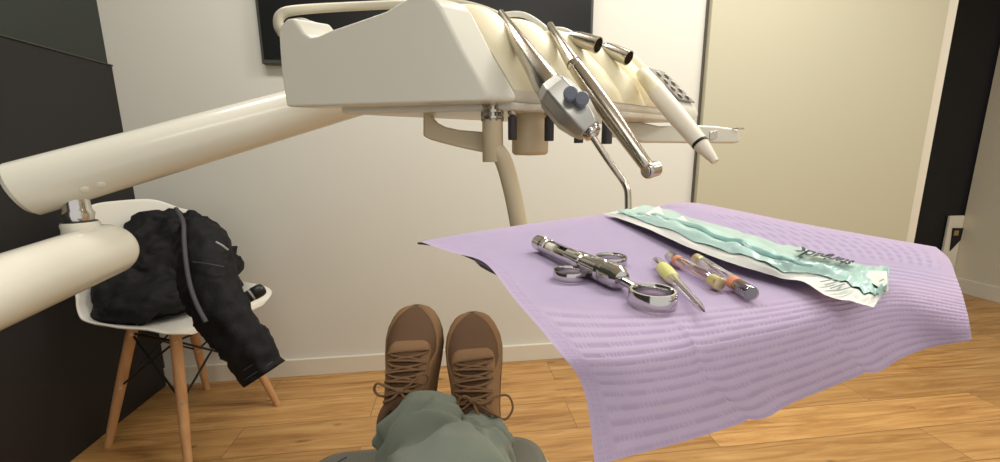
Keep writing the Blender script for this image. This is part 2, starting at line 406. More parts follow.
MB().lathe(jb+jd*jz, jd, [(0.001, 0.0165), (0.013, 0.0192), (0.019, 0.0165), (0.036, 0.0155)], 36).build('pivot_joint', M['chrome'], unit)
MB().lathe(V((start.x, start.y, 0)), V((0, 0, 1)), [(0, 0.12), (0.03, 0.11), (0.05, 0.05), (start.z-0.02, 0.045), (start.z+0.045, 0.045)], 32).build('column', M['enamel'], unit)
# --- upper arm
b0 = at(18, 191, 0.585); b1 = at(300, 111, 0.765)
dirb = (b1-b0).normalized()
mb = MB(); UL = (b1-b0).length+0.17
mb.lathe(b0, dirb, [(-0.001, 0.0), (0, AR*0.84), (0.004, AR*0.91), (0.0045, AR*0.895), (0.0055, AR*0.895), (0.006, AR*0.96), (UL, AR*0.96)], 44)
ua = mb.build('upper_arm', M['enamel'], unit, angle=30)
for k in (0.072, 0.092):
    cpt = b0 + dirb*k + (-V((0, 0, 1)) + (CAM-b0).normalized()*1.3).normalized()*AR*0.97
    MB().lathe(cpt, (cpt-(b0+dirb*k)), [(-0.004, 0.006), (0.0005, 0.006), (0.002, 0.0035), (0.0023, 0.0)], 18).build('screw_cover', M['enamel'], ua)
# --- side panel
prof_px = [(286, 107), (280.5, 70), (279, 50), (278, 33), (280, 25), (286, 19), (292, 17.5), (297, 24), (303, 33), (309, 37), (318, 35.5), (330, 30),
           (345, 25), (368, 17), (385, 11), (398, 3), (410, -4), (422, -6), (434, -1), (440, 7), (462, 50), (485, 90), (487, 97), (482, 101)]
pts = [side(*p) for p in prof_px]
for p in pts[:1]+pts[-1:]: p.z = max(p.z, ZB)
MB().prism(pts, e*0.05).build('side_panel', M['shell'], unit, bevel=0.010, seg=4, angle=30)
# --- body hull
def hull_prof(u):
    # left and right profiles in (along ds, z) coordinates
    Lp = [(0.0, ZB+0.004), (-0.004, ZB+0.02), (0.03, ZB+0.075), (0.085, ZB+0.135), (0.12, ZB+0.137), (0.2, ZB+0.10), (0.27, ZB+0.09), (0.275, ZB+0.004)]
    zr = at(648, 62, 0.80).z
    Rp = [(0.0, ZB-0.004), (-0.006, ZB+0.012), (0.02, ZB+0.045), (0.075, zr-0.012), (0.10, zr-0.008), (0.18, ZB+0.085), (0.25, ZB+0.08), (0.26, ZB+0.0)]
    o = N1 + e*(LEN*u)
    return [o + ds*(a[0]*(1-u)+b[0]*u) + V((0, 0, a[1]*(1-u)+b[1]*u)) - V((0, 0, ZB)) for a, b in zip(Lp, Rp)]
rings = [hull_prof(k/10*0.985+0.01) for k in range(11)]
MB().loft(rings).build('console_body', M['shell'], unit, bevel=0.012, seg=4, angle=30)
# bottom plate
bp = [N1+e*0.01+ds*0.0, N1+e*(LEN*0.93), N1+e*(LEN*0.93)+ds*0.24, N1+e*0.0+ds*0.26]
MB().prism([p+V((0, 0, -0.008)) for p in bp], V((0, 0, 0.012))).build('base_plate', M['shell'], unit, smooth=False, bevel=0.004)
# --- silicone pad, ridged between the instruments
NS = 150; NT = 26
grooves = [0.0, 0.21, 0.42, 0.60, 0.755, 0.92, 1.0]
def pad_pt(s, t):
    u = s*0.80+0.012
    pr = hull_prof(u)
    a, b_, c, dd = pr[1], pr[2], pr[3], pr[4]
    q = t*3
    if q < 1: p = a.lerp(b_, q)
    elif q < 2: p = b_.lerp(c, q-1)
    else: p = c.lerp(dd, (q-2)*0.75)
    # distance to the nearest groove, as ridge height
    rid = 1.0
    for g0, g1 in zip(grooves, grooves[1:]):
        if g0 <= s <= g1: rid = math.sin(PI*(s-g0)/(g1-g0))**0.55
    out = (-ds*0.75 + V((0, 0, 0.75)))
    env = min(1, (t/0.12)) ** 0.6 * min(1, ((1-t)/0.12))**0.6
    endf = min(1, s/0.015)*min(1, (1-s)/0.03)
    amt = (0.001 + 0.013*rid)*env*max(0, endf)**0.5
    return p + out*amt
MB().grid(lambda a, b_: pad_pt(a, b_), NS, NT).build('instrument_pad', M['pad'], unit, angle=180)
# --- control panel on the right cap
hp1 = hull_prof(0.86); hp2 = hull_prof(0.985)
def cap_pt(a, b_, off=0.0):        # a across, b up the slope
    lo = hp1[2].lerp(hp2[2], a); hi = hp1[3].lerp(hp2[3], a)
    return lo.lerp(hi, b_) + (-ds*0.66+V((0, 0, 0.75)))*off
cp = MB().loft([[cap_pt(0.05, -0.30, 0.001), cap_pt(0.92, -0.30, 0.001), cap_pt(0.92, 0.85, 0.001), cap_pt(0.05, 0.85, 0.001)],
                [cap_pt(0.05, -0.30, 0.004), cap_pt(0.92, -0.30, 0.004), cap_pt(0.92, 0.85, 0.004), cap_pt(0.05, 0.85, 0.004)]]).build('control_panel', M['panel'], unit, smooth=False, bevel=0.002)
for k in range(4):
    for a in (0.28, 0.68):
        c = cap_pt(a, -0.14+k*0.26, 0.004)
        MB().lathe(c, (-ds*0.66+V((0, 0, 0.75))), [(0, 0.0066), (0.0016, 0.0066), (0.0024, 0.0054), (0.0025, 0)], 16).build('button', M['white'], cp)
# --- rear handle rail
pth = smooth_path([side(283, 34, 0.03), side(278.5, 25, 0.03), side(281, 15, 0.035), side(297, 10, 0.05), at(350, 6.5, 0.66), at(420, 3.5, 0.69), at(452, 3, 0.70), at(478, 8, 0.71), at(500, 17, 0.72), at(514, 30, 0.73)], 40)
MB().tube(pth, [0.0068]*41, 16, flat=1.1).build('handle_rail', M['rail'], unit)
for (x0, y0, xm, ym, x1, y1, dpt) in ((500, 15, 524, 15, 548, 31, 0.715), (548, 29, 566, 31, 584, 44, 0.75)):
    MB().tube(smooth_path([at(x0-10, y0+6, dpt), at(x0, y0+1, dpt), at(xm, ym, dpt), at(x1, y1, dpt), at(x1+9, y1+14, dpt)], 20), 0.005, 12).build('hose_arch', M['shell'], unit)
# rest knob in the shelf hollow behind the panel lip
pts2 = [side(x, y, 0.052) for x, y in ((286, 24), (291, 17.5), (299, 16.5), (303, 19), (316, 23), (323, 28), (328, 34), (333, 30), (340, 28), (345, 40), (300, 55), (286, 55))]
MB().prism(pts2, e*0.012).build('shelf_lip', M['shell'], unit, bevel=0.004)
# --- underside
bpx = [(423, 104), (423, 136), (430, 139.5), (440, 142.5), (460, 147.5), (486, 153), (486, 132), (460, 130), (446, 127), (436, 122), (431, 117), (430, 104)]
MB().prism([at(x, y, 0.62) for x, y in bpx], PF*0.035).build('support_bracket', M['under'], unit, bevel=0.003, angle=30)
h0 = at(493, 162, 0.605); h1 = at(493, 122, 0.605)
MB().lathe(h0, V((0, 0, 1)), [(0, 0.0155), (0.001, 0.016), ((h1-h0).z+0.002, 0.0155)], 28).build('pivot_sleeve', M['under'], unit)
mb = MB(); zz = (h1-h0).z
for k in range(3): mb.lathe(h0+V((0, 0, zz+0.003+k*0.009)), V((0, 0, 1)), [(0, 0.0165), (0.0035, 0.0165)], 28)
mb.lathe(h0+V((0, 0, zz)), V((0, 0, 1)), [(0, 0.012), (0.034, 0.012)], 24)
for k in range(10):
    q = 2*PI*k/10; c = h0+V((0.0155*math.cos(q), 0.0155*math.sin(q), zz)); mb.tube([c, c+V((0, 0, 0.026))], 0.0016, 8)
mb.build('collar', M['steel'], unit)
g0 = at(530, 155, 0.66); g1 = at(530, 100, 0.66)
MB().lathe(g0, V((0, 0, 1)), [(-0.001, 0.0), (0, 0.025), (0.003, 0.029), (0.006, 0.030), ((g1-g0).z, 0.030)], 36).build('pivot_hub', M['under'], unit)
MB().tube(smooth_path([at(494, 148, 0.60), at(502, 158, 0.60), at(508, 175, 0.60), at(514, 200, 0.60), at(519, 226, 0.60)], 16), 0.0132, 20).build('tray_post', M['under'], unit)
for (x, ya, yb, dpt, r) in ((512.5, 117, 140, 0.60, 0.0068), (549, 118, 141, 0.60, 0.0072), (578.5, 118, 143, 0.60, 0.007), (606.5, 118, 144, 0.64, 0.0085)):
    p, q = at(x, yb, dpt), at(x, ya, dpt)
    vv = MB().lathe(p, V((0, 0, 1)), [(0, r*0.9), (0.001, r), ((q-p).z, r)], 22).build('valve', M['rubber'], unit)
    MB().lathe(V((p.x, p.y, q.z)), V((0, 0, 1)), [(0, r*0.6), (0.004, r*1.1), (0.007, r*1.1), (0.009, r*0.6), (0.02, r*0.6)], 18).build('fitting', M['steel'], vv)
# --- grip bar on the far right
gp = [(606, 121), (643, 122.5), (660, 126), (695, 125), (717, 126), (739, 129), (741, 141), (738, 143), (643, 142.5), (630, 138), (606, 136)]
gb = MB().prism([at(x, y, 0.80) for x, y in gp], PF*0.03).build('grip_bar', M['shell'], unit, bevel=0.004, angle=30)
MB().prism([at(x, y, 0.797) for x, y in ((710, 132), (717.5, 130), (717.5, 137), (713, 140), (710, 140))], PF*0.01).build('latch', M['steel'], gb, bevel=0.001)
MB().ring(at(738, 128.6, 0.80), V((0, 0, 1)), 0.0095, 0.0035, 0.003, 24).build('hook', M['steel'], gb)
# --- tray under the cover
ZN = H-0.068
tpx = [(417.5, 242.3), (520, 234), (640, 216), (690, 210), (800, 231), (925, 254), (940, 272), (945, 288), (890, 288), (815, 295), (745, 303), (660, 312), (585, 313), (545, 312), (524, 297), (512, 285), (500, 274), (489, 269), (480, 264), (474, 258), (450, 248), (432, 243.5)]
tray = MB().prism([atz(x, y, ZN-0.0035) for x, y in tpx], V((0, 0, -0.0018))).build('tray', M['tray'], unit, smooth=False)
pe = at(519, 226, 0.60); te = atz(640, 250, ZN-0.016)
MB().tube([pe, V((pe.x, pe.y, ZN-0.050)), V((pe.x+0.01, pe.y-0.02, ZN-0.055)), V((te.x-0.02, te.y+0.02, ZN-0.05)), V((te.x, te.y, ZN-0.006))], 0.009, 14).build('tray_bracket', M['under'], unit)

# ================================================================== INSTRUMENTS IN THE UNIT
K = lambda r, dpt: r*dpt/F
# three-way syringe
s0, s1, s2, s3 = at(501, 13, 0.625), at(516, 37, 0.575), at(538, 70, 0.54), at(553, 93, 0.525)
sy = thing('air_water_syringe', 'steel air and water syringe with two round buttons and a bent nozzle', 'dental syringe gun', at(575, 112, 0.53))
MB().tube(smooth_path([s0, s1, s2, s3], 12), [K(r, 0.6) for r in (3.6, 4.2, 5, 6, 7, 8, 9, 10, 11, 11.8, 12.4, 12.6, 12.6)], 28).build('handle', M['steel'], sy)
c0, c1 = at(551, 88, 0.525), at(590, 131, 0.505)
ax = (c1-c0).normalized(); LB = (c1-c0).length
wv = rt*0.74 - up*(-0.67); wv = (wv - ax*wv.dot(ax)).normalized(); hv = ax.cross(wv).normalized()
if hv.dot(CAM-c0) < 0: hv = -hv
def blk(t, w, h):
    c = c0+ax*(LB*t)
    return [c + wv*(w*a) + hv*(h*b_) for a, b_ in ((-0.55, 1), (0.55, 1), (1, 0.35), (1, -0.5), (0.5, -1), (-0.5, -1), (-1, -0.5), (-1, 0.35))]
MB().loft([blk(-0.05, 0.018, 0.017), blk(0.12, 0.024, 0.022), blk(0.6, 0.0255, 0.022), blk(0.86, 0.020, 0.018), blk(1.0, 0.015, 0.013)]).build('head_block', M['satin'], sy, bevel=0.002, angle=20)
for (x, y) in ((571, 93), (582.5, 98.5)):
    b_ = at(x-1, y+3, 0.492); bt = MB().lathe(b_, (at(x, y-2, 0.472)-b_), [(-0.006, 0.0072), (0.008, 0.0072), (0.0085, 0.0088), (0.0125, 0.0088), (0.0140, 0.0075), (0.0143, 0)], 24).build('push_button', M['bluegrey'], sy, angle=30)
n0 = c1 - ax*0.001
MB().lathe(n0, ax, [(-0.004, 0.0115), (0, 0.0128), (0.003, 0.0128), (0.0035, 0.0108), (0.005, 0.0108), (0.0055, 0.0118), (0.008, 0.0112), (0.0085, 0.009), (0.011, 0.0065), (0.012, 0.004)], 28).build('collar', M['chrome'], sy, angle=25)
tipz = at(628, 211, 0.492)
MB().tube(smooth_path([at(589, 131, 0.503), at(604, 154, 0.50), at(616, 171, 0.499), at(623.5, 181.5, 0.499), at(627.2, 190, 0.496), at(628, 200, 0.494), tipz], 26), 0.0042, 16).build('nozzle', M['steel'], sy)

# handpiece
hnd = thing('dental_handpiece', 'slim steel dental handpiece with a round drill head hanging beside the nozzle', 'dental handpiece', at(610, 115, 0.57))
MB().tube(smooth_path([at(550, 25, 0.67), at(557, 37, 0.635), at(565, 50, 0.61), at(574, 64, 0.59)], 10), [K(r, 0.65) for r in (3.4, 3.6, 3.9, 4.2, 4.6, 5, 5.4, 5.8, 6.2, 6.6, 7)], 20).build('hose_end', M['steel'], hnd)
pa, pb = at(574, 64, 0.59), at(640, 157, 0.535); axh = (pb-pa).normalized(); Lh = (pb-pa).length
MB().lathe(pa, axh, [(-0.003, 0.0085), (0, 0.0105), (0.006, 0.0110), (0.0065, 0.0104), (0.008, 0.0104), (0.0085, 0.0115), (Lh*0.3, 0.0128), (Lh*0.6, 0.0124), (Lh*0.9, 0.0100), (Lh, 0.0092)], 32).build('body', M['steel'], hnd, angle=25)
pc = at(650, 170, 0.532); hd = (at(640, 172.5, 0.525)-pc).normalized()
MB().tube([pb-axh*0.003, pb+axh*0.008, pc], [0.0092, 0.0090, 0.0088], 24).build('neck', M['steel'], hnd)
hdo = MB().lathe(pc-hd*0.0135, hd, [(-0.0005, 0), (0, 0.0085), (0.002, 0.0104), (0.015, 0.0110), (0.0175, 0.0112), (0.0195, 0.0108), (0.0212, 0.0096), (0.0215, 0.0088), (0.0216, 0)], 30).build('drill_head', M['steel'], hnd, angle=25)
MB().lathe(pc+hd*0.0080, hd, [(0, 0.0078), (0.0010, 0.0074), (0.0011, 0)], 24).build('push_cap', M['satin'], hdo)

# scaler
sc = thing('scaler_handpiece', 'white plastic scaler handpiece with a black ring near its pointed tip', 'dental handpiece', at(680, 120, 0.67))
qa, qb = at(657, 92, 0.69), at(703, 147, 0.63); axq = (qb-qa).normalized(); Lq = (qb-qa).length
MB().lathe(qa-axq*0.055, axq, [(0, 0.009), (0.02, 0.012), (0.055, 0.0145)], 26).build('cable_sleeve', M['pad'], sc)
MB().lathe(qa, axq, [(-0.001, 0.0135), (0, 0.0153), (Lq*0.5, 0.0152), (Lq*0.93, 0.0125), (Lq*0.95, 0.0122)], 32).build('body', M['white'], sc, angle=25)
MB().lathe(qa, axq, [(Lq*0.92, 0.0128), (Lq*0.955, 0.0126)], 32).build('ring', M['wire'], sc)
MB().lathe(qa, axq, [(Lq*0.955, 0.0118), (Lq*1.0, 0.0112), (Lq*1.16, 0.0075), (Lq*1.24, 0.0055), (Lq*1.245, 0)], 28).build('tip', M['white'], sc, angle=25)

# open metal hose couplings
for (x0, y0, xm, ym, x1, y1, dp0, dp1, ra, rb, lab) in (
        (553, 31.5, 572, 37, 598, 45.3, 0.70, 0.645, 3.2, 8.0, 'open steel hose coupling on the pad, nearer the steel handpiece'),
        (592, 43, 606, 48, 628.5, 58.2, 0.745, 0.69, 3.4, 7.4, 'open steel hose coupling on the pad, nearer the white scaler handpiece')):
    k0, km, k1 = at(x0, y0, dp0), at(xm, ym, (dp0+dp1)/2), at(x1, y1, dp1)
    t = thing('hose_coupling', lab, 'hose coupling', k1, 'open hose couplings')
    axk = (k1-km).normalized(); Lk = (k1-km).length; R = K(rb, dp1)
    MB().tube([k0, k0.lerp(km, 0.5), km], [K(ra, dp0), K(ra, dp0), K(ra+1, dp0)], 20).build('stem', M['satin'], t)
    MB().lathe(km, axk, [(-0.002, R*0.6), (0, R*0.75), (Lk*0.35, R*0.92), (Lk, R), (Lk+0.0005, R*0.86), (Lk-0.022, R*0.8), (Lk-0.0225, 0)], 30, caps=False).build('sleeve', M['steel'], t, angle=25)
    MB().lathe(km, axk, [(Lk-0.012, R*0.80), (Lk-0.010, R*0.80)], 24).build('bore', M['hole'], t)

# ================================================================== LILAC COVER
def c(x, y, dz=0.0): return atz(x, y, ZN+dz)
net = [
 [c(420,241.5,-.001),c(480,231,.0),c(560,219.5,.0),c(640,209.5,.001),c(690,202.5,.001),c(800,223,.001),c(936,247,-.001)],
 [c(450,252),c(520,246.5),c(600,240),c(680,234),c(755,233),c(852,245),c(949,259,-.001)],
 [c(484,262.5,.001),c(545,271),c(622,270.5),c(712,266),c(792,263),c(877,266),c(957,279,-.002)],
 [c(515,300),c(580,306),c(660,306),c(746,299),c(816,291),c(891,285),c(963,297,-.003)],
 [c(557,349,-.004),c(620,348,-.004),c(690,339,-.004),c(766,326,-.004),c(831,313,-.004),c(897,302,-.004),c(967,312,-.006)],
 [c(584,390,-.018),c(640,390,-.018),c(705,378,-.019),c(771,362,-.019),c(838,342,-.017),c(903,324,-.014),c(970,326,-.010)],
 [c(595,466,-.044),c(668,446,-.044),c(748,421,-.046),c(808,396,-.043),c(866,373,-.036),c(918,352,-.028),c(972,340,-.016)]]
NU, NV = 300, 260
emb = []
def bib(u, v):
    p = patch(net, u, v)
    # embossing: ridge bands along the hem, a plain centre, pin dots along the short edge
    ridge = 0.5+0.5*math.tanh(2.2*(math.sin(2*PI*v*27)+0.25))/0.985
    front = ss(0.50, 0.56, v)*ss(0.045, 0.06, u)*(1-ss(0.985, 1.0, v))
    leftb = ss(0.10, 0.13, u)*(1-ss(0.26, 0.29, u))*ss(0.44, 0.5, v)
    dash = 0.5+0.5*math.sin(2*PI*u*95 + 2*math.sin(v*40))
    seg = 0.7+0.3*math.sin(2*PI*u*95)
    far = ss(0.62, 0.68, u)*(1-ss(0.96, 0.99, u))*(1-ss(0.24, 0.30, v))*ss(0.05, 0.07, v)
    dots = (1-ss(0.035, 0.045, u))*ss(0.010, 0.013, u)*(-1 if (math.sin(2*PI*u*170) > 0.1 and math.sin(2*PI*v*75) > 0) else 0)
    right = ss(0.70, 0.75, u)*ss(0.28, 0.36, v)*(1-front)
    h = 0.5
    h = h*(1-front) + front*(ridge*0.85+(1-ridge)*0.5*(1 if (math.sin(2*PI*u*95+v*30) > 0.2 and math.sin(2*PI*u*9+int(v*27)*2.1) > -0.2) else 0))
    h = h*(1-right) + right*ridge
    rid2 = 0.5+0.5*math.sin(2*PI*(u*52+v*6))
    h = h*(1-far) + far*(0.75-0.75*ss(0.45, 0.75, rid2)*(1 if math.sin(2*PI*v*24+0.6*math.sin(u*30)) > -0.3 else 0.2))
    h += dots*0.5
    emb.append(max(0, min(1, h + 0.10*noise.noise(V((u*30, v*30, 2))))))
    z = (h-0.5)*0.0006
    for uc, vs in ((0.335, 0.55), (0.665, 0.52)):
        z += 0.0012*math.exp(-abs(u-uc)/0.010)*ss(vs-0.1, vs+0.2, v)
        z += -0.0022*ss(0.75, 1, v)*math.exp(-((u-uc-0.05)/0.04)**2)
    z += 0.0006*noise.noise(V((u*5, v*5, 0.3)))*(0.3+v)
    return p + V((0, 0, z))
mbb = MB(); mbb.grid(bib, NU, NV); mbb.attr = emb
bibo = mbb.build('tray_cover', M['bib'], None, angle=180)
bibo.location = (0, 0, 0)
tag(bibo, 'lilac embossed paper cover draped over the instrument tray', 'paper cover')

# ================================================================== STERILISATION POUCH
pnet_px = [  # near, middle, far at columns along the pouch, with height above the cover
 [(603, 213.5, .002), (612, 211.5, .006), (624, 210, .006), (640, 207.5, .002)],
 [(638, 225, .006), (648, 219.5, .010), (659, 214.5, .011), (668, 212, .004)],
 [(688, 247, .006), (699, 238.5, .011), (710, 231, .011), (722, 228, .003)],
 [(738, 265, .005), (749, 255, .010), (757, 248, .010), (767, 245, .003)],
 [(778, 277.5, .004), (787, 270, .008), (796, 262, .010), (808, 254.5, .005)],
 [(803, 281.5, .006), (818, 277, .006), (830, 269, .009), (841, 264.5, .006)],
 [(826, 295, .004), (841, 288.5, .005), (855, 279, .006), (866, 270, .004)],
 [(856, 303, .003), (866, 298, .004), (874, 288, .004), (883, 272, .004)],
 [(874, 307, .003), (879, 300, .004), (888, 292, .006), (888, 274, .005)]]
pnet = [[atz(x, y, ZN+h+0.001) for x, y, h in row] for row in pnet_px]
def pouch(u, v, lift=0.0, wr=1.0):
    p = patch([[r[k] for r in pnet] for k in range(4)], u, v)
    flat = 1-0.75*ss(0.48, 0.53, u)*(1-ss(0.70, 0.76, u))
    w = (noise.noise(V((u*14+v*2, v*4-u*6, 1.7)))*0.0030 + noise.noise(V((u*30, v*7, 4.1)))*0.0012)*flat
    return p + V((0, 0, lift + w*wr*min(1, 0.2+2.2*v)))
pc_ = atz(760, 262, ZN)
po = thing('sterilisation_pouch', 'long crumpled clear and white sterilisation pouch lying open on the lilac cover', 'pouch', pc_)
MB().grid(lambda u, v: pouch(u, v), 160, 24).build('paper_back', M['paper'], po, angle=180)
def vlo(u): return interp([(0, 0.22), (0.12, 0.20), (0.35, 0.24), (0.5, 0.26), (0.58, 0.34), (0.68, 0.42), (0.8, 0.44), (1, 0.40)], u)
MB().grid(lambda u, v: pouch(0.03+u*0.96, vlo(u)+(0.985-vlo(u))*v, 0.0008+0.0018*ss(0, 0.18, v)+0.0016*abs(noise.noise(V((u*22+v*3, v*8-u*9, 9))))*(1-0.8*ss(0.46, 0.5, u)*(1-ss(0.72, 0.78, u)))), 170, 22).build('film_front', M['film'], po, angle=180)
MB().grid(lambda u, v: pouch(0.08+u*0.50, 0.40+0.10*v+0.02*math.sin(u*9), 0.0032+0.0022*math.sin(PI*v)*(1-abs(2*u-1))), 90, 6).build('film_fold', M['film_dark'], po, angle=180)
# stiff folded flaps standing up
for tri in (((645, 214), (659, 206), (667, 221)), ((672, 222), (683, 215.5), (693, 229))):
    a, b_, cc = [atz(x, y, ZN+h) for (x, y), h in zip(tri, (0.0145, 0.0155, 0.0145))]
    MB().add([a, b_, cc, (a+cc)*0.5-PF*0.004], [[0, 1, 3], [3, 1, 2]]).build('flap', M['paper'], po, smooth=False, solid=0.0004)
tc_ = [atz(x, y, ZN+h) for x, y, h in ((850, 271.5, .0075), (869, 271.0, .009), (887, 271.5, .010), (887.5, 281, .010), (887, 291.5, .009), (876, 285.5, .008), (862, 277.5, .008))]
MB().add(tc_, [[0, 1, 6], [1, 5, 6], [1, 2, 3], [1, 3, 5], [3, 4, 5]]).build('torn_corner', M['paper'], po, smooth=False, solid=0.0004)
# printing, upside down as seen from here
def print_on(txt, u_a, u_b, v_base, v_top, name, mt, shear=0.0, bold=0.0):
    vs, fs = text_mesh(txt, 1.0, shear, bold)
    x0 = min(p.x for p in vs); x1 = max(p.x for p in vs); y1 = max(p.y for p in vs)
    out = []
    for p in vs:
        a = (p.x-x0)/(x1-x0); u = u_a+(u_b-u_a)*a
        out.append(pouch(u, v_base+(v_top-v_base)*p.y/y1, 0.0054))
    return MB().add(out, fs).build(name, mt, po, smooth=False)
print_on('steripack', 0.705, 0.490, 0.85, 0.56, 'lettering', M['ink'], 0.1, 0.034)
mb = MB()
for k in range(4):
    u = 0.685+0.028*k
    a, b_ = pouch(u, 0.10, 0.0022), pouch(u+0.020, 0.34, 0.0022); w_ = pouch(u+0.008, 0.10, 0.0022)-a
    mb.add([a, a+w_, b_+w_, b_], [[0, 1, 2, 3]])
mb.build('fine_print', M['ink2'], po, smooth=False)
print_on('2', 0.955, 0.93, 0.62, 0.44, 'single_use_mark', M['ink2'], 0, 0.01)

# ================================================================== CARTRIDGE SYRINGE ON THE COVER
zb = ZN+0.0068
def sp(x, y): return atz(x, y, zb)
y0 = sp(538, 242.5); yh = sp(598, 269); yr = sp(652, 297)
axs = (yh-y0).normalized(); Ls = (yh-y0).length
perp = V((-axs.y, axs.x, 0)).normalized()
if perp.dot(PR) < 0: perp = -perp
ds_ = thing('dental_syringe', 'steel cartridge syringe with two finger rings and a big thumb ring', 'syringe', V((yh.x, yh.y, ZN)))
RB = 0.0053
MB().lathe(y0, axs, [(-0.0015, 0), (-0.001, RB*0.5), (-0.0005, RB*0.85), (0.0005, RB*1.05), (0.010, RB*1.08), (0.011, RB*0.95), (0.0135, RB*0.95), (0.014, RB*1.04), (0.0165, RB*1.04), (0.017, RB*0.9)], 32).build('end_cap', M['chrome'], ds_, angle=25)
# barrel: open-sided cradle (a trough with a long window facing up)
def trough(t0, t1, gap, r=RB, r2=RB*0.82):
    rings = []
    for t in (t0, t1):
        cpt = y0+axs*t; out = []; n = 22
        for k in range(n+1):
            q = PI*0.72+gap + (2*PI-2*gap)*k/n; out.append(cpt + (perp*math.cos(q) + V((0, 0, 1))*math.sin(q))*r)
        for k in range(n, -1, -1):
            q = PI*0.72+gap + (2*PI-2*gap)*k/n; out.append(cpt + (perp*math.cos(q) + V((0, 0, 1))*math.sin(q))*r2)
        rings.append(out)
    return rings
br = MB(); br.loft(trough(0.015, Ls*0.62, 0.8)); br.loft(trough(Ls*0.60, Ls*0.80, 0.02))
br.build('barrel', M['chrome'], ds_, angle=30)
MB().lathe(y0, axs, [(0.018, RB*0.72), (Ls*0.36, RB*0.72)], 24).build('carpule', M['white'], ds_)
MB().lathe(y0, axs, [(Ls*0.36, RB*0.45), (Ls*0.64, RB*0.45)], 20).build('harpoon', M['steel'], ds_)
MB().lathe(y0, axs, [(Ls*0.74, RB*0.9), (Ls*0.75, RB*1.15), (Ls*0.82, RB*1.15), (Ls*0.83, RB*1.0), (Ls*0.87, RB*1.0), (Ls*0.88, RB*1.2), (Ls*1.06, RB*1.25), (Ls*1.08, RB*1.05), (Ls*1.11, RB*1.05), (Ls*1.12, RB*1.25), (Ls*1.24, RB*1.2), (Ls*1.28, RB*0.85), (Ls*1.29, RB*0.4)], 32).build('grip_hub', M['chrome'], ds_, angle=25)
hub = y0+axs*(Ls*0.93)
for cx, cy, R in ((570, 274, 0.0088), (611, 259.5, 0.0092)):
    rc = atz(cx, cy, zb-0.0036)
    dv = (rc-hub); dv.z = 0; dn = dv.normalized()
    o = MB().ring(rc, V((0, 0, 1)), R, 0.0016, 0.0052)
    o.tube([hub, rc-dn*(R)], 0.0024, 12)
    o.build('finger_ring', M['chrome'], ds_, angle=50)
ra = y0+axs*(Ls*1.26); rc = atz(652.5, 297, zb-0.0027); rdn = (rc-ra).normalized()
RT = 0.0097
MB().tube([ra, rc-rdn*(RT-0.0008)], 0.0023, 16).build('plunger_rod', M['chrome'], ds_)
MB().ring(rc, V((0, 0, 1)), RT, 0.0022, 0.0075, 56).build('thumb_ring', M['chrome'], ds_, angle=50)

# needle
zn2 = ZN+0.0042
n0_, n1_ = atz(657, 262, zn2), atz(704, 311, zn2); axn = (n1_-n0_).normalized(); Ln = (n1_-n0_).length
nd = thing('capped_needle', 'short dental needle with a yellow hub in a clear plastic cap', 'needle', V((n0_.x, n0_.y, ZN)))
MB().lathe(n0_, axn, [(0, 0.0034), (Ln*0.2, 0.0036)], 20).build('rear_cap', M['clear'], nd)
MB().lathe(n0_, axn, [(Ln*0.17, 0.0038), (Ln*0.24, 0.0041), (Ln*0.42, 0.0037), (Ln*0.46, 0.0022), (Ln*0.47, 0.001)], 20).build('hub', M['yellow'], nd)
MB().lathe(n0_, axn, [(Ln*0.44, 0.0034), (Ln*0.5, 0.0026), (Ln*0.92, 0.0018), (Ln*0.97, 0.0012), (Ln*0.975, 0)], 20).build('front_cap', M['clear'], nd)
MB().tube([n0_+axn*(-Ln*0.04), n0_+axn*(Ln*0.2)], 0.0006, 8).build('rear_point', M['tray'], nd)
MB().tube([n0_+axn*(Ln*0.45), n1_], 0.0005, 8).build('needle_shaft', M['tray'], nd)

# cartridges
for (pa_, pb_, lab) in (((669, 256), (720, 284.5), 'glass anaesthetic cartridge with a gold cap, nearer the yellow needle hub'),
                        ((752, 294), (696, 258.5), 'glass anaesthetic cartridge with a dark grey end, nearer the pouch')):
    zc = ZN+0.0046
    a, b_ = atz(*pa_, zc), atz(*pb_, zc); axc = (b_-a).normalized(); Lc = (b_-a).length
    t = thing('anaesthetic_cartridge', lab, 'cartridge', V((a.x, a.y, ZN)), 'anaesthetic cartridges on the cover')
    R = 0.0035
    MB().lathe(a, axc, [(0, R*0.9), (0.0006, R), (Lc*0.84, R), (Lc*0.87, R*0.7), (Lc*0.9, R*0.7)], 24).build('glass_tube', M['glass'], t)
    MB().lathe(a, axc, [(0.001, R*0.86), (Lc*0.17, R*0.86)], 24).build('stopper', M['greycap'], t)
    MB().lathe(a, axc, [(Lc*0.19, R*1.01), (Lc*0.28, R*1.01)], 24).build('colour_band', M['orange'], t)
    MB().lathe(a, axc, [(Lc*0.87, R*0.72), (Lc*0.88, R*0.98), (Lc*0.985, R*0.98), (Lc*0.995, R*0.85), (Lc, R*0.3)], 24).build('metal_cap', M['gold'], t, angle=25)

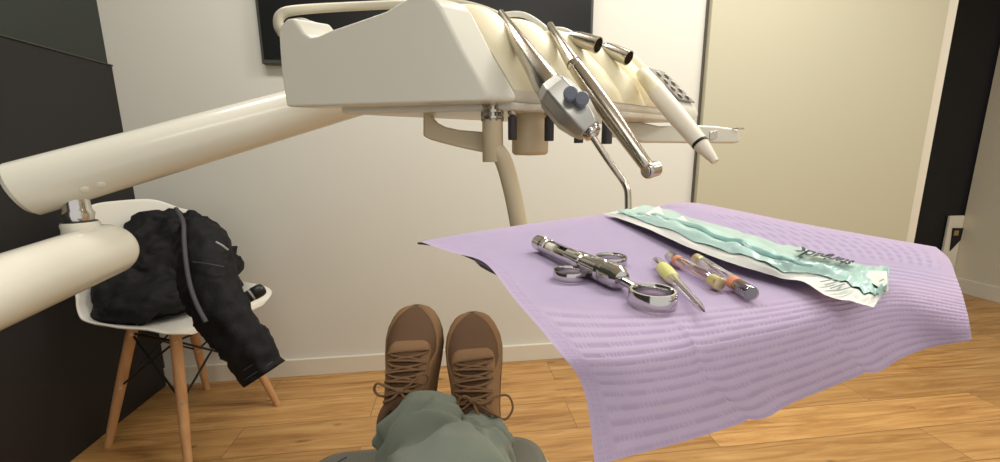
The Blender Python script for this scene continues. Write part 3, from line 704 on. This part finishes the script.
# ================================================================== DENTAL CHAIR
ZC = 0.452
ce0 = atz(321, 445, ZC); ce1 = atz(535, 434, ZC)
cw = ce1.x-ce0.x; ccx = (ce0.x+ce1.x)/2; cfy = (ce0.y+ce1.y)/2
chair = thing('dental_chair', 'grey upholstered dental chair foot end under the brown sneakers', 'dental chair', (ccx, cfy-0.6, 0))
def rrect(hw, y_far, y_near, rad, z, n=8):
    out = []
    for cx, cy, a0_ in ((ccx+hw-rad, y_far-rad, 0), (ccx-hw+rad, y_far-rad, PI/2), (ccx-hw+0.02, y_near+0.02, PI), (ccx+hw-0.02, y_near+0.02, 1.5*PI)):
        r = rad if cy > 0.2 else 0.02
        for k in range(n+1):
            q = a0_+PI/2*k/n; out.append(V((cx+r*math.cos(q), cy+r*math.sin(q), z)))
    return out
hw = cw/2+0.012
MB().loft([rrect(hw-0.02, cfy-0.02, -0.65, 0.07, ZC-0.07), rrect(hw, cfy, -0.65, 0.06, ZC-0.055), rrect(hw, cfy, -0.65, 0.06, ZC-0.02), rrect(hw-0.006, cfy-0.006, -0.645, 0.055, ZC-0.006), rrect(hw-0.02, cfy-0.02, -0.64, 0.05, ZC)]).build('cushion', M['uphol'], chair, angle=60)
MB().loft([rrect(hw-0.05, cfy-0.05, -0.63, 0.06, ZC-0.13), rrect(hw+0.008, cfy+0.016, -0.66, 0.09, ZC-0.075), rrect(hw+0.014, cfy+0.022, -0.66, 0.09, ZC-0.04), rrect(hw+0.010, cfy+0.018, -0.66, 0.09, ZC-0.034), rrect(hw-0.01, cfy-0.01, -0.64, 0.08, ZC-0.04)]).build('base_shell', M['chairshell'], chair, angle=60)
MB().box((ccx-0.12, -0.35, 0.03), (ccx+0.12, 0.0, ZC-0.12)).build('pedestal', M['chairshell'], chair, bevel=0.03)
MB().box((ccx-0.22, -0.5, 0.0), (ccx+0.22, 0.15, 0.035)).build('foot_plate', M['chairshell'], chair, bevel=0.012)
MB().tube([V((ccx-hw+0.07, cfy-0.028, ZC-0.003)), V((ccx-hw+0.03, cfy-0.06, ZC-0.003)), V((ccx-hw+0.02, cfy-0.11, ZC-0.003)), V((ccx-hw+0.02, -0.6, ZC-0.003))], 0.004, 8).build('piping', M['rubber'], chair)

# ================================================================== PERSON
per = thing('person', 'person lying back in sage green trousers and brown laced sneakers', 'person', V((ccx, 0.2, ZC)))
def sneaker(toe_px, toe_d, lean, name='sneaker', label=None, loops=()):
    T = at(toe_px[0], toe_px[1], toe_d)
    fy = (PF*0.60 + V((0, 0, 1))*0.80 + PR*lean).normalized()      # heel -> toe
    fz = (-PF*0.80 + V((0, 0, 1))*0.60); fz = (fz-fy*fz.dot(fy)).normalized()   # out of the instep
    fx = fy.cross(fz)
    Ln_ = 0.285; O = T - fy*Ln_ - fz*0.02
    root = bpy.data.objects.new(name, None); col.objects.link(root); root.parent = per
    root.location = O - world_loc(per)
    if label: root['label'] = label
    WS = 1.07
    W = [(0, .014), (.006, .025), (.02, .033), (.05, .0375), (.10, .039), (.14, .043), (.18, .049), (.21, .0515), (.235, .0485), (.255, .0415), (.27, .0325), (.279, .022), (.284, .010), (.285, .003)]
    Hh = [(0, .06), (.02, .088), (.05, .102), (.09, .108), (.12, .098), (.15, .084), (.18, .071), (.21, .061), (.24, .052), (.26, .044), (.274, .033), (.282, .02), (.285, .009)]
    def S(a, y, off=0.0):
        w = interp(W, y)*WS; h = interp(Hh, y)
        cx = math.copysign(abs(math.cos(a))**0.75, math.cos(a)); sz = abs(math.sin(a))**0.8
        p = O + fx*(-w*cx) + fy*y + fz*(0.016 + (h-0.016)*sz)
        if off:
            nn = (fx*(-math.cos(a)/max(w, .01)*0.03) + fz*math.sin(a)*0.9 + fy*(0.35*max(0, (y-.2)/.08)))
            p = p + nn.normalized()*off
        return p
    ys = [0.285*(1-(1-k/44)**1.25) for k in range(45)]
    na = 30
    up_ = MB().loft([[S(PI*j/na, y) for j in range(na+1)] for y in ys], close=False, cap0=False, cap1=False).build('upper', M['suede2'], root, angle=180)
    # sole
    def solering(z, gr, sh=0):
        return [O + fx*(sgn*(interp(W, y)*WS+gr)) + fy*(y+(gr-0.003 if y > .27 else (-gr if y < .01 else 0))) + fz*z for sgn, yl in ((1, ys), (-1, ys[::-1])) for y in yl]
    MB().loft([solering(-0.014, -0.002), solering(-0.008, 0.002), solering(0.010, 0.0035), solering(0.019, 0.0025)]).build('sole', M['sole'], root, angle=60)
    # mudguard round the toe: band low on the sides up to the seam line
    def guard(u, v):
        y = 0.150+0.1345*u if True else 0
        top = interp([(0, 0.30), (.25, 0.46), (.5, 0.62), (.72, 0.85), (.86, 1.15), (1, PI/2)], u)
        return y, top
    for sgn in (0, 1):
        def gfn(u, v, sgn=sgn):
            y, top = guard(u, v); a = top*v
            a = a if sgn == 0 else PI-a
            return S(a, y, 0.0022*min(1, (1-v)*6+0.15))
        MB().grid(gfn, 40, 12).build('toe_guard', M['suede'], root, angle=180)
    # heel-side quarter panels
    for sgn in (0, 1):
        def qfn(u, v, sgn=sgn):
            y = 0.02+0.165*u; top = interp([(0, 1.35), (.4, 1.15), (.75, .85), (1, .45)], u); a = top*v
            a = a if sgn == 0 else PI-a
            return S(a, y, 0.0018*min(1, (1-v)*6+0.1))
        MB().grid(qfn, 20, 10).build('quarter', M['suede'], root, angle=180)
    # eyestay: rounded panel carrying the laces
    def efn(u, v):
        y = 0.085+0.115*u
        hwid = interp([(0, .92), (.6, .88), (.85, .80), (.95, .66), (1, .42)], u)
        a = PI/2+hwid*(2*v-1)
        edge = min(1, min(v, 1-v)*10, (1-u)*12)
        return S(a, y, 0.0032*edge+0.0006)
    MB().grid(efn, 30, 20).build('eyestay', M['suede'], root, angle=180)
    def tfn(u, v):
        y = 0.075+0.095*u; a = PI/2+0.40*(2*v-1)
        return S(a, y, 0.0040+0.006*max(0, 0.25-u))
    MB().grid(tfn, 16, 10).build('tongue', M['suede2'], root, angle=180)
    # laces
    for k in range(5):
        y = 0.178-0.019*k
        pts_ = [S(PI/2+0.64*(2*t-1), y+0.005*(2*t-1)*(-1)**k*0.6, 0.0065+0.003*math.sin(PI*t)) for t in [i/12 for i in range(13)]]
        MB().tube(pts_, 0.0033, 10, flat=0.6).build('lace', M['lace'], root)
        for sg in (-1, 1):
            if k < 4:
                p_ = [S(PI/2+sg*0.64, y, 0.006), S(PI/2+sg*0.3, y-0.009, 0.0085), S(PI/2-sg*0.08, y-0.014, 0.010), S(PI/2-sg*0.58, y-0.019, 0.007)]
                MB().tube(smooth_path(p_, 10), 0.0028, 8, flat=0.6).build('lace', M['lace'], root)
    kn = S(PI/2, 0.105, 0.014)
    MB().lathe(kn-fx*0.008, fx, [(0, 0.001), (0.002, 0.005), (0.008, 0.006), (0.014, 0.005), (0.016, 0.001)], 14).build('knot', M['lace'], root)
    for lp in loops:
        MB().tube(smooth_path([kn + fx*a + fy*b_ + fz*c_ for a, b_, c_ in lp], 30), 0.0027, 9, flat=0.7).build('bow_loop', M['lace'], root)
    # padded collar
    ring = []
    for k in range(33):
        q = 2*PI*k/32; ring.append(O + fy*(0.052+0.04*math.sin(q)) + fx*0.031*math.cos(q) + fz*(0.098+0.008*math.sin(q)))
    MB().tube(ring, 0.009, 12, caps=False).build('collar', M['suede2'], root)
    return O, fx, fy, fz
bowL = [[(0, 0, 0), (-.018, .006, .004), (-.040, .014, -.002), (-.047, .004, -.012), (-.034, -.006, -.008), (-.012, -.004, .002), (0, 0, 0)],
        [(0, 0, 0), (.018, .010, .004), (.036, .026, .0), (.046, .022, -.010), (.040, .006, -.012), (.020, -.002, .002), (0, 0, 0)],
        [(0, 0, 0), (-.012, -.012, .003), (-.028, -.016, -.006)], [(0, 0, 0), (.014, -.016, .002), (.026, -.03, -.008)]]
bowR = [[(0, 0, 0), (.016, -.006, .004), (.040, .004, -.006), (.060, .004, -.012), (.066, -.016, -.014), (.052, -.032, -.012), (.034, -.024, -.004), (.012, -.010, .003), (0, 0, 0)],
        [(0, 0, 0), (-.014, .008, .004), (-.026, .0, .0), (-.020, -.012, .0), (0, 0, 0)],
        [(0, 0, 0), (.008, -.022, .004), (.022, -.044, .0)]]
O1 = sneaker((416.5, 304), 0.845, -0.03, label='brown laced sneaker on the viewer left, more of its laces hidden by trousers', loops=bowL)
O2 = sneaker((472, 311), 0.835, -0.07, label='brown laced sneaker on the right with a loose lace loop at its side', loops=bowR)

ank1 = O1[0]+O1[2]*0.05+O1[3]*0.10
ank2 = O2[0]+O2[2]*0.05+O2[3]*0.10
kne1 = PR*(-0.045)+PF*0.34+V((0, 0, ZC+0.125)); kne2 = PR*(0.005)+PF*0.33+V((0, 0, ZC+0.095))
hip1 = PR*(-0.13)+PF*(-0.12)+V((0, 0, ZC+0.12)); hip2 = PR*(0.07)+PF*(-0.12)+V((0, 0, ZC+0.12))
# body: skinned, continuous, inside the clothes
mb_b = bpy.data.meshes.new('body')
hp = (hip1+hip2)/2; off = world_loc(per)
bv = [hp, hip1, kne1, at(452, 510, 0.47), at(441, 475, 0.575), at(430, 447, 0.655), at(418, 423, 0.715), O1[0]+O1[2]*0.055+O1[3]*0.085,
      hip2, kne2, at(476, 475, 0.57), at(477, 448, 0.645), at(485, 433, 0.70), O2[0]+O2[2]*0.055+O2[3]*0.085]
mb_b.from_pydata([tuple(p-off) for p in bv], [(0, 1), (1, 2), (2, 3), (3, 4), (4, 5), (5, 6), (6, 7), (0, 8), (8, 9), (9, 10), (10, 11), (11, 12), (12, 13)], [])
bo = bpy.data.objects.new('body', mb_b); col.objects.link(bo); bo.parent = per; mb_b.materials.append(M['sock'])
md = bo.modifiers.new('skin', 'SKIN'); mb_b.skin_vertices.new() if not mb_b.skin_vertices else None
for i, r in enumerate((.07, .055, .040, .036, .034, .032, .030, .026, .055, .036, .026, .024, .022, .022)):
    mb_b.skin_vertices[0].data[i].radius = (r, r)
mb_b.skin_vertices[0].data[0].use_root = True
bo.modifiers.new('sub', 'SUBSURF').render_levels = 2

def leg_rings(path, rads, seed, n=64, rings=90, hemcut=0.0):
    ctr = smooth_path(path, rings); out = []
    side_ = None
    for i, p in enumerate(ctr):
        t = (ctr[min(i+1, rings)]-ctr[max(i-1, 0)]).normalized()
        sd = t.cross(V((0, 0, 1))).normalized(); nn = sd.cross(t).normalized()
        f = i/rings; r = interp(rads, f); ring_ = []
        for j in range(n):
            q = 2*PI*j/n
            k = ss(0.40, 0.9, f)
            a1 = noise.noise(V((math.cos(q)*1.1+f*3, math.sin(q)*1.1+f*5, f*7+seed)))
            a2 = noise.noise(V((math.cos(q+f*7)*1.8, math.sin(q+f*7)*1.8, f*11+seed*3)))
            fold = (1-2.6*abs(a1))*0.015*(1-0.6*ss(0.9, 1, f)) + (1-2.6*abs(a2))*0.006*(1-ss(0.9, 1, f))
            rr = r + fold*(0.25+0.75*k) + 0.006*noise.noise(V((math.cos(q)*1.2, math.sin(q)*1.2, f*6+seed)))
            sq = 1.0
            ring_.append(p + sd*(rr*math.cos(q)*1.06) + nn*(rr*math.sin(q)*0.95))
        out.append(ring_)
    return out
tr = MB()
hem1 = at(418, 423, 0.725); hem2 = ank2 + O2[2]*0.004 - O2[3]*0.015
r1 = leg_rings([hip1, hip1.lerp(kne1, 0.5)+V((0, 0, 0.02)), kne1, at(452, 510, 0.47), at(441, 475, 0.575), at(430, 447, 0.655), hem1], [(0, .095), (.3, .088), (.42, .076), (.6, .069), (.8, .070), (.92, .070), (1, .062)], 0.6)
r2 = leg_rings([hip2, hip2.lerp(kne2, 0.5)+V((0, 0, 0.02)), kne2, at(476, 475, 0.57), at(477, 448, 0.645), at(485, 433, 0.70)], [(0, .095), (.3, .086), (.45, .066), (.7, .044), (.85, .040), (1, .034)], 2.9)
def hemmed(r):
    last = r[-1]; cc = sum(last, V((0, 0, 0)))/len(last); return r + [[cc+(p-cc)*0.93 for p in last], [cc+(p-cc)*0.9+(cc-(sum(r[-8], V((0,0,0)))/len(last)))*-0.4 for p in last]]
tr.loft(hemmed(r1), cap1=False); tr.loft(hemmed(r2), cap1=False)
tr.tube([hip1-PF*0.02, hp-PF*0.03, hip2-PF*0.02], [0.092, 0.10, 0.092], 32)
tr.build('trousers', M['trouser'], per, angle=180)

# ================================================================== WHITE CHAIR
CF = V((0.915, -0.40, 0)).normalized(); CS = V((-CF.y, CF.x, 0))   # forward, left side
A = atz(108, 446, 0); B = atz(207, 389, 0); D = atz(278, 405, 0); C_ = A+(D-B)
cc = (A+B+D+C_)/4
dch = thing('dining_chair', 'white moulded shell chair on splayed pale wooden legs by the dark wall', 'chair', (cc.x, cc.y, 0))
ZS = 0.475
prof = [V(p) for p in ((.236, 0, ZS-.022), (.224, 0, ZS-.003), (.17, 0, ZS+.000), (.07, 0, ZS-.014), (-.04, 0, ZS-.020), (-.11, 0, ZS-.006), (-.150, 0, ZS+.05), (-.168, 0, ZS+.14), (-.185, 0, ZS+.24), (-.198, 0, ZS+.32), (-.208, 0, ZS+.385))]
wid = [V((w, 0, 0)) for w in (.130, .190, .212, .226, .232, .232, .228, .218, .205, .185, .135)]
def shell_pt(s, t):
    p = spline(prof, s); w = spline(wid, s).x; x = 2*t-1
    ax_ = abs(x)
    lift = 0.055*ax_**3*interp([(0, 0.05), (.12, .25), (.35, 0.9), (.55, 1.1), (.7, .5), (1, 0.1)], s)
    fwd = 0.075*ax_**2.5*interp([(0, 0), (.45, 0.0), (.6, .7), (.75, 1.0), (.9, .7), (1, 0.35)], s)
    dz = -0.035*ax_**4*ss(0.86, 1, s)
    return cc + CF*(p.x+fwd+0.0) + CS*(w*x) + V((0, 0, p.z+lift+dz))
MB().grid(shell_pt, 60, 40).build('shell', M['cshell'], dch, solid=0.008, subsurf=1, angle=180)
feet = [A, B, D, C_]; tops = []
for ft in feet:
    dv = (ft-cc); tp = cc + dv*0.52 + V((0, 0, ZS-0.045)); tops.append(tp)
    lg = MB().tube([tp, tp.lerp(ft, 0.5), ft], [0.0165, 0.0160, 0.0118], 18).build('leg', M['beech'], dch)
    for f_ in (0.06, 0.5):
        q = tp.lerp(ft, f_); vdir = (CAM-q); vdir.z = 0; vdir.normalize()
        MB().lathe(q+vdir*0.0150, vdir, [(-0.003, 0.0055), (0.0018, 0.0055), (0.0025, 0.003)], 14).build('screw', M['satin'], lg)
fr = MB()
mid = lambda i, f_: tops[i].lerp(feet[i], f_)
for i in range(4):
    j = (i+1) % 4
    fr.tube([mid(i, 0.06), mid(j, 0.50)], 0.0038, 8); fr.tube([mid(j, 0.06), mid(i, 0.50)], 0.0038, 8)
    fr.tube([mid(i, 0.06), mid(j, 0.06)], 0.004, 8)
    fr.tube([mid(i, 0.04), cc+V((0, 0, ZS-0.03))+(tops[i]-cc)*0.35*V((1, 1, 0)).length*0], 0.004, 8)
fr.build('wire_frame', M['wire'], dch)

# ================================================================== JACKET
def ell(mb, c0, rx, ry, rz, n=20, m=14, rot=None):
    rings = []
    for i in range(m+1):
        th = PI*i/m; rr = max(math.sin(th), 0.02)
        rings.append([V(c0)+CF*(rx*rr*math.cos(2*PI*j/n)) + CS*(ry*rr*math.sin(2*PI*j/n)) + V((0, 0, rz*math.cos(th))) for j in range(n)])
    mb.loft(rings)
jb_ = thing('jacket', 'black zip jacket heaped over the white chair with one sleeve hanging down', 'jacket', cc+V((0, 0, ZS)))
mbj = MB()
SZ = cc+V((0, 0, ZS))
def seatp(f_, s_, z_): return SZ + CF*f_ + CS*s_ + V((0, 0, z_))
ell(mbj, seatp(0.0, -0.02, 0.07), 0.16, 0.175, 0.075)
ell(mbj, seatp(-0.07, 0.05, 0.17), 0.12, 0.17, 0.13)
ell(mbj, seatp(-0.09, -0.08, 0.10), 0.085, 0.115, 0.115)
ell(mbj, seatp(-0.03, 0.08, 0.20), 0.11, 0.12, 0.135)
ell(mbj, seatp(0.02, 0.10, 0.13), 0.11, 0.12, 0.12)
ell(mbj, seatp(-0.12, 0.06, 0.24), 0.09, 0.14, 0.10)
ell(mbj, seatp(-0.02, -0.165, 0.045), 0.13, 0.045, 0.05)
bodyj = mbj.build('jacket_body', M['jacket'], jb_, remesh=0.010)
sm = bodyj.modifiers.new('soft', 'SMOOTH'); sm.factor = 0.5; sm.iterations = 8
tx = bpy.data.textures.new('folds', 'CLOUDS'); tx.noise_scale = 0.12; tx.noise_depth = 3
dm = bodyj.modifiers.new('folds', 'DISPLACE'); dm.texture = tx; dm.strength = 0.030; dm.mid_level = 0.55; dm.texture_coords = 'LOCAL'
tx2 = bpy.data.textures.new('creases', 'MARBLE'); tx2.noise_scale = 0.06; tx2.turbulence = 8
dm = bodyj.modifiers.new('creases', 'DISPLACE'); dm.texture = tx2; dm.strength = 0.020; dm.mid_level = 0.5; dm.texture_coords = 'LOCAL'
def jp(x, y, dpt): return at(x, y, dpt)
slv = smooth_path([jp(196, 228, 1.20), jp(204, 256, 1.15), jp(210, 284, 1.11), jp(222, 311, 1.08), jp(243, 341, 1.07), jp(265, 374, 1.07)], 60)
rings = []
for i, p in enumerate(slv):
    t = (slv[min(i+1, 60)]-slv[max(i-1, 0)]).normalized(); sd = t.cross(PF).normalized(); nn = sd.cross(t)
    f_ = i/60; r = interp([(0, .05), (.1, .068), (.3, .074), (.5, .070), (.8, .060), (1, .050)], f_); rg = []
    for j in range(40):
        q = 2*PI*j/40
        a1 = noise.noise(V((math.cos(q)*1.3+f_*2, math.sin(q)*1.3, f_*8))); a2 = noise.noise(V((math.cos(q+f_*5)*2, math.sin(q+f_*5)*2, f_*16)))
        fo = (1-2.6*abs(a1))*0.009 + (1-2.6*abs(a2))*0.005
        rg.append(p + (sd*math.cos(q) + nn*math.sin(q)*0.75)*(r+fo))
    rings.append(rg)
cen = slv[-1]; rings.append([cen+(p-cen)*0.8 for p in rings[-1]]); rings.append([cen+(p-cen)*0.75-(slv[-1]-slv[-4]) for p in rings[-2]])
sl = MB().loft(rings).build('sleeve', M['jacket'], jb_, angle=180)
pp = []
for x, y, dpt in ((176, 208, 1.18), (183, 222, 1.135), (184, 240, 1.105), (186, 262, 1.075), (190, 285, 1.05), (197, 305, 1.03), (206, 322, 1.02)): pp.append(jp(x, y, dpt-0.03))
MB().tube(smooth_path(pp, 30), 0.0055, 12, flat=0.6).build('seam_strip', M['piping'], jb_)
MB().tube(smooth_path([jp(216, 242, 1.06), jp(222, 245.5, 1.06), jp(228, 250, 1.07)], 6), 0.0028, 8).build('zip', M['zip'], sl)

MB().tube(smooth_path([jp(193, 262, 1.055), jp(208, 264, 1.045), jp(224, 267, 1.06)], 10), 0.0022, 8).build('seam', M['piping'], sl)
for k_ in range(2):
    cq = slv[-1]-(slv[-1]-slv[-8])*(0.25+0.35*k_)
    tq = (slv[-1]-slv[-5]).normalized(); sq_ = tq.cross(PF).normalized(); nq = sq_.cross(tq)
    MB().tube([cq+(sq_*math.cos(a_*PI/16)+nq*math.sin(a_*PI/16)*0.75)*(0.0535) for a_ in range(33)], 0.0016, 6, caps=False).build('cuff_stitching', M['piping'], sl)
# folded umbrella / dark tube on the seat
w0, w1 = at(232, 306, 1.20), at(256, 292.5, 1.24); axw = (w1-w0).normalized()
um = thing('umbrella', 'short black folded umbrella with a rounded end lying on the white seat', 'umbrella', w1)
MB().lathe(w0-axw*0.06, axw, [(0, 0.016), (0.09, 0.0185), (0.115, 0.0185)], 24).build('folded_canopy', M['jacket'], um)
MB().lathe(w0, axw, [(0.055, 0.0188), (0.0585, 0.0195), (0.062, 0.0188)], 24).build('ring', M['zip'], um)
MB().lathe(w0, axw, [(0.060, 0.0185), (0.064, 0.0205), (0.085, 0.0205), (0.094, 0.017), (0.098, 0.009), (0.099, 0)], 24).build('handle', M['wire'], um)

# ================================================================== LIGHT
def area(name, loc, target, sx, sy, power, color=(1, 0.975, 0.915)):
    l = bpy.data.lights.new(name, 'AREA'); l.shape = 'RECTANGLE'; l.size = sx; l.size_y = sy; l.energy = power; l.color = color
    o = bpy.data.objects.new(name, l); col.objects.link(o); o.location = loc
    o.rotation_euler = (V(target)-V(loc)).to_track_quat('-Z', 'Y').to_euler(); return o
area('ceiling_light_main', (1.15, 0.95, CEIL-0.03), (1.15, 0.95, 0), 1.2, 0.4, 29)
area('ceiling_light_left', (-0.5, 0.95, CEIL-0.03), (-0.5, 0.95, 0), 0.9, 0.25, 12)
area('ceiling_light_rear', (0.3, -0.9, CEIL-0.03), (0.3, -0.9, 0), 1.6, 0.5, 12)
area('ceiling_light_right', (2.7, 0.2, CEIL-0.03), (2.7, 0.2, 0), 0.9, 0.5, 19)
w = bpy.data.worlds.new('world'); scn.world = w; w.use_nodes = True
w.node_tree.nodes['Background'].inputs[0].default_value = (1.0, 0.975, 0.915, 1); w.node_tree.nodes['Background'].inputs[1].default_value = 0.78
scn.view_settings.view_transform = 'Standard'; scn.view_settings.look = 'None'
scn.view_settings.exposure = 0.08
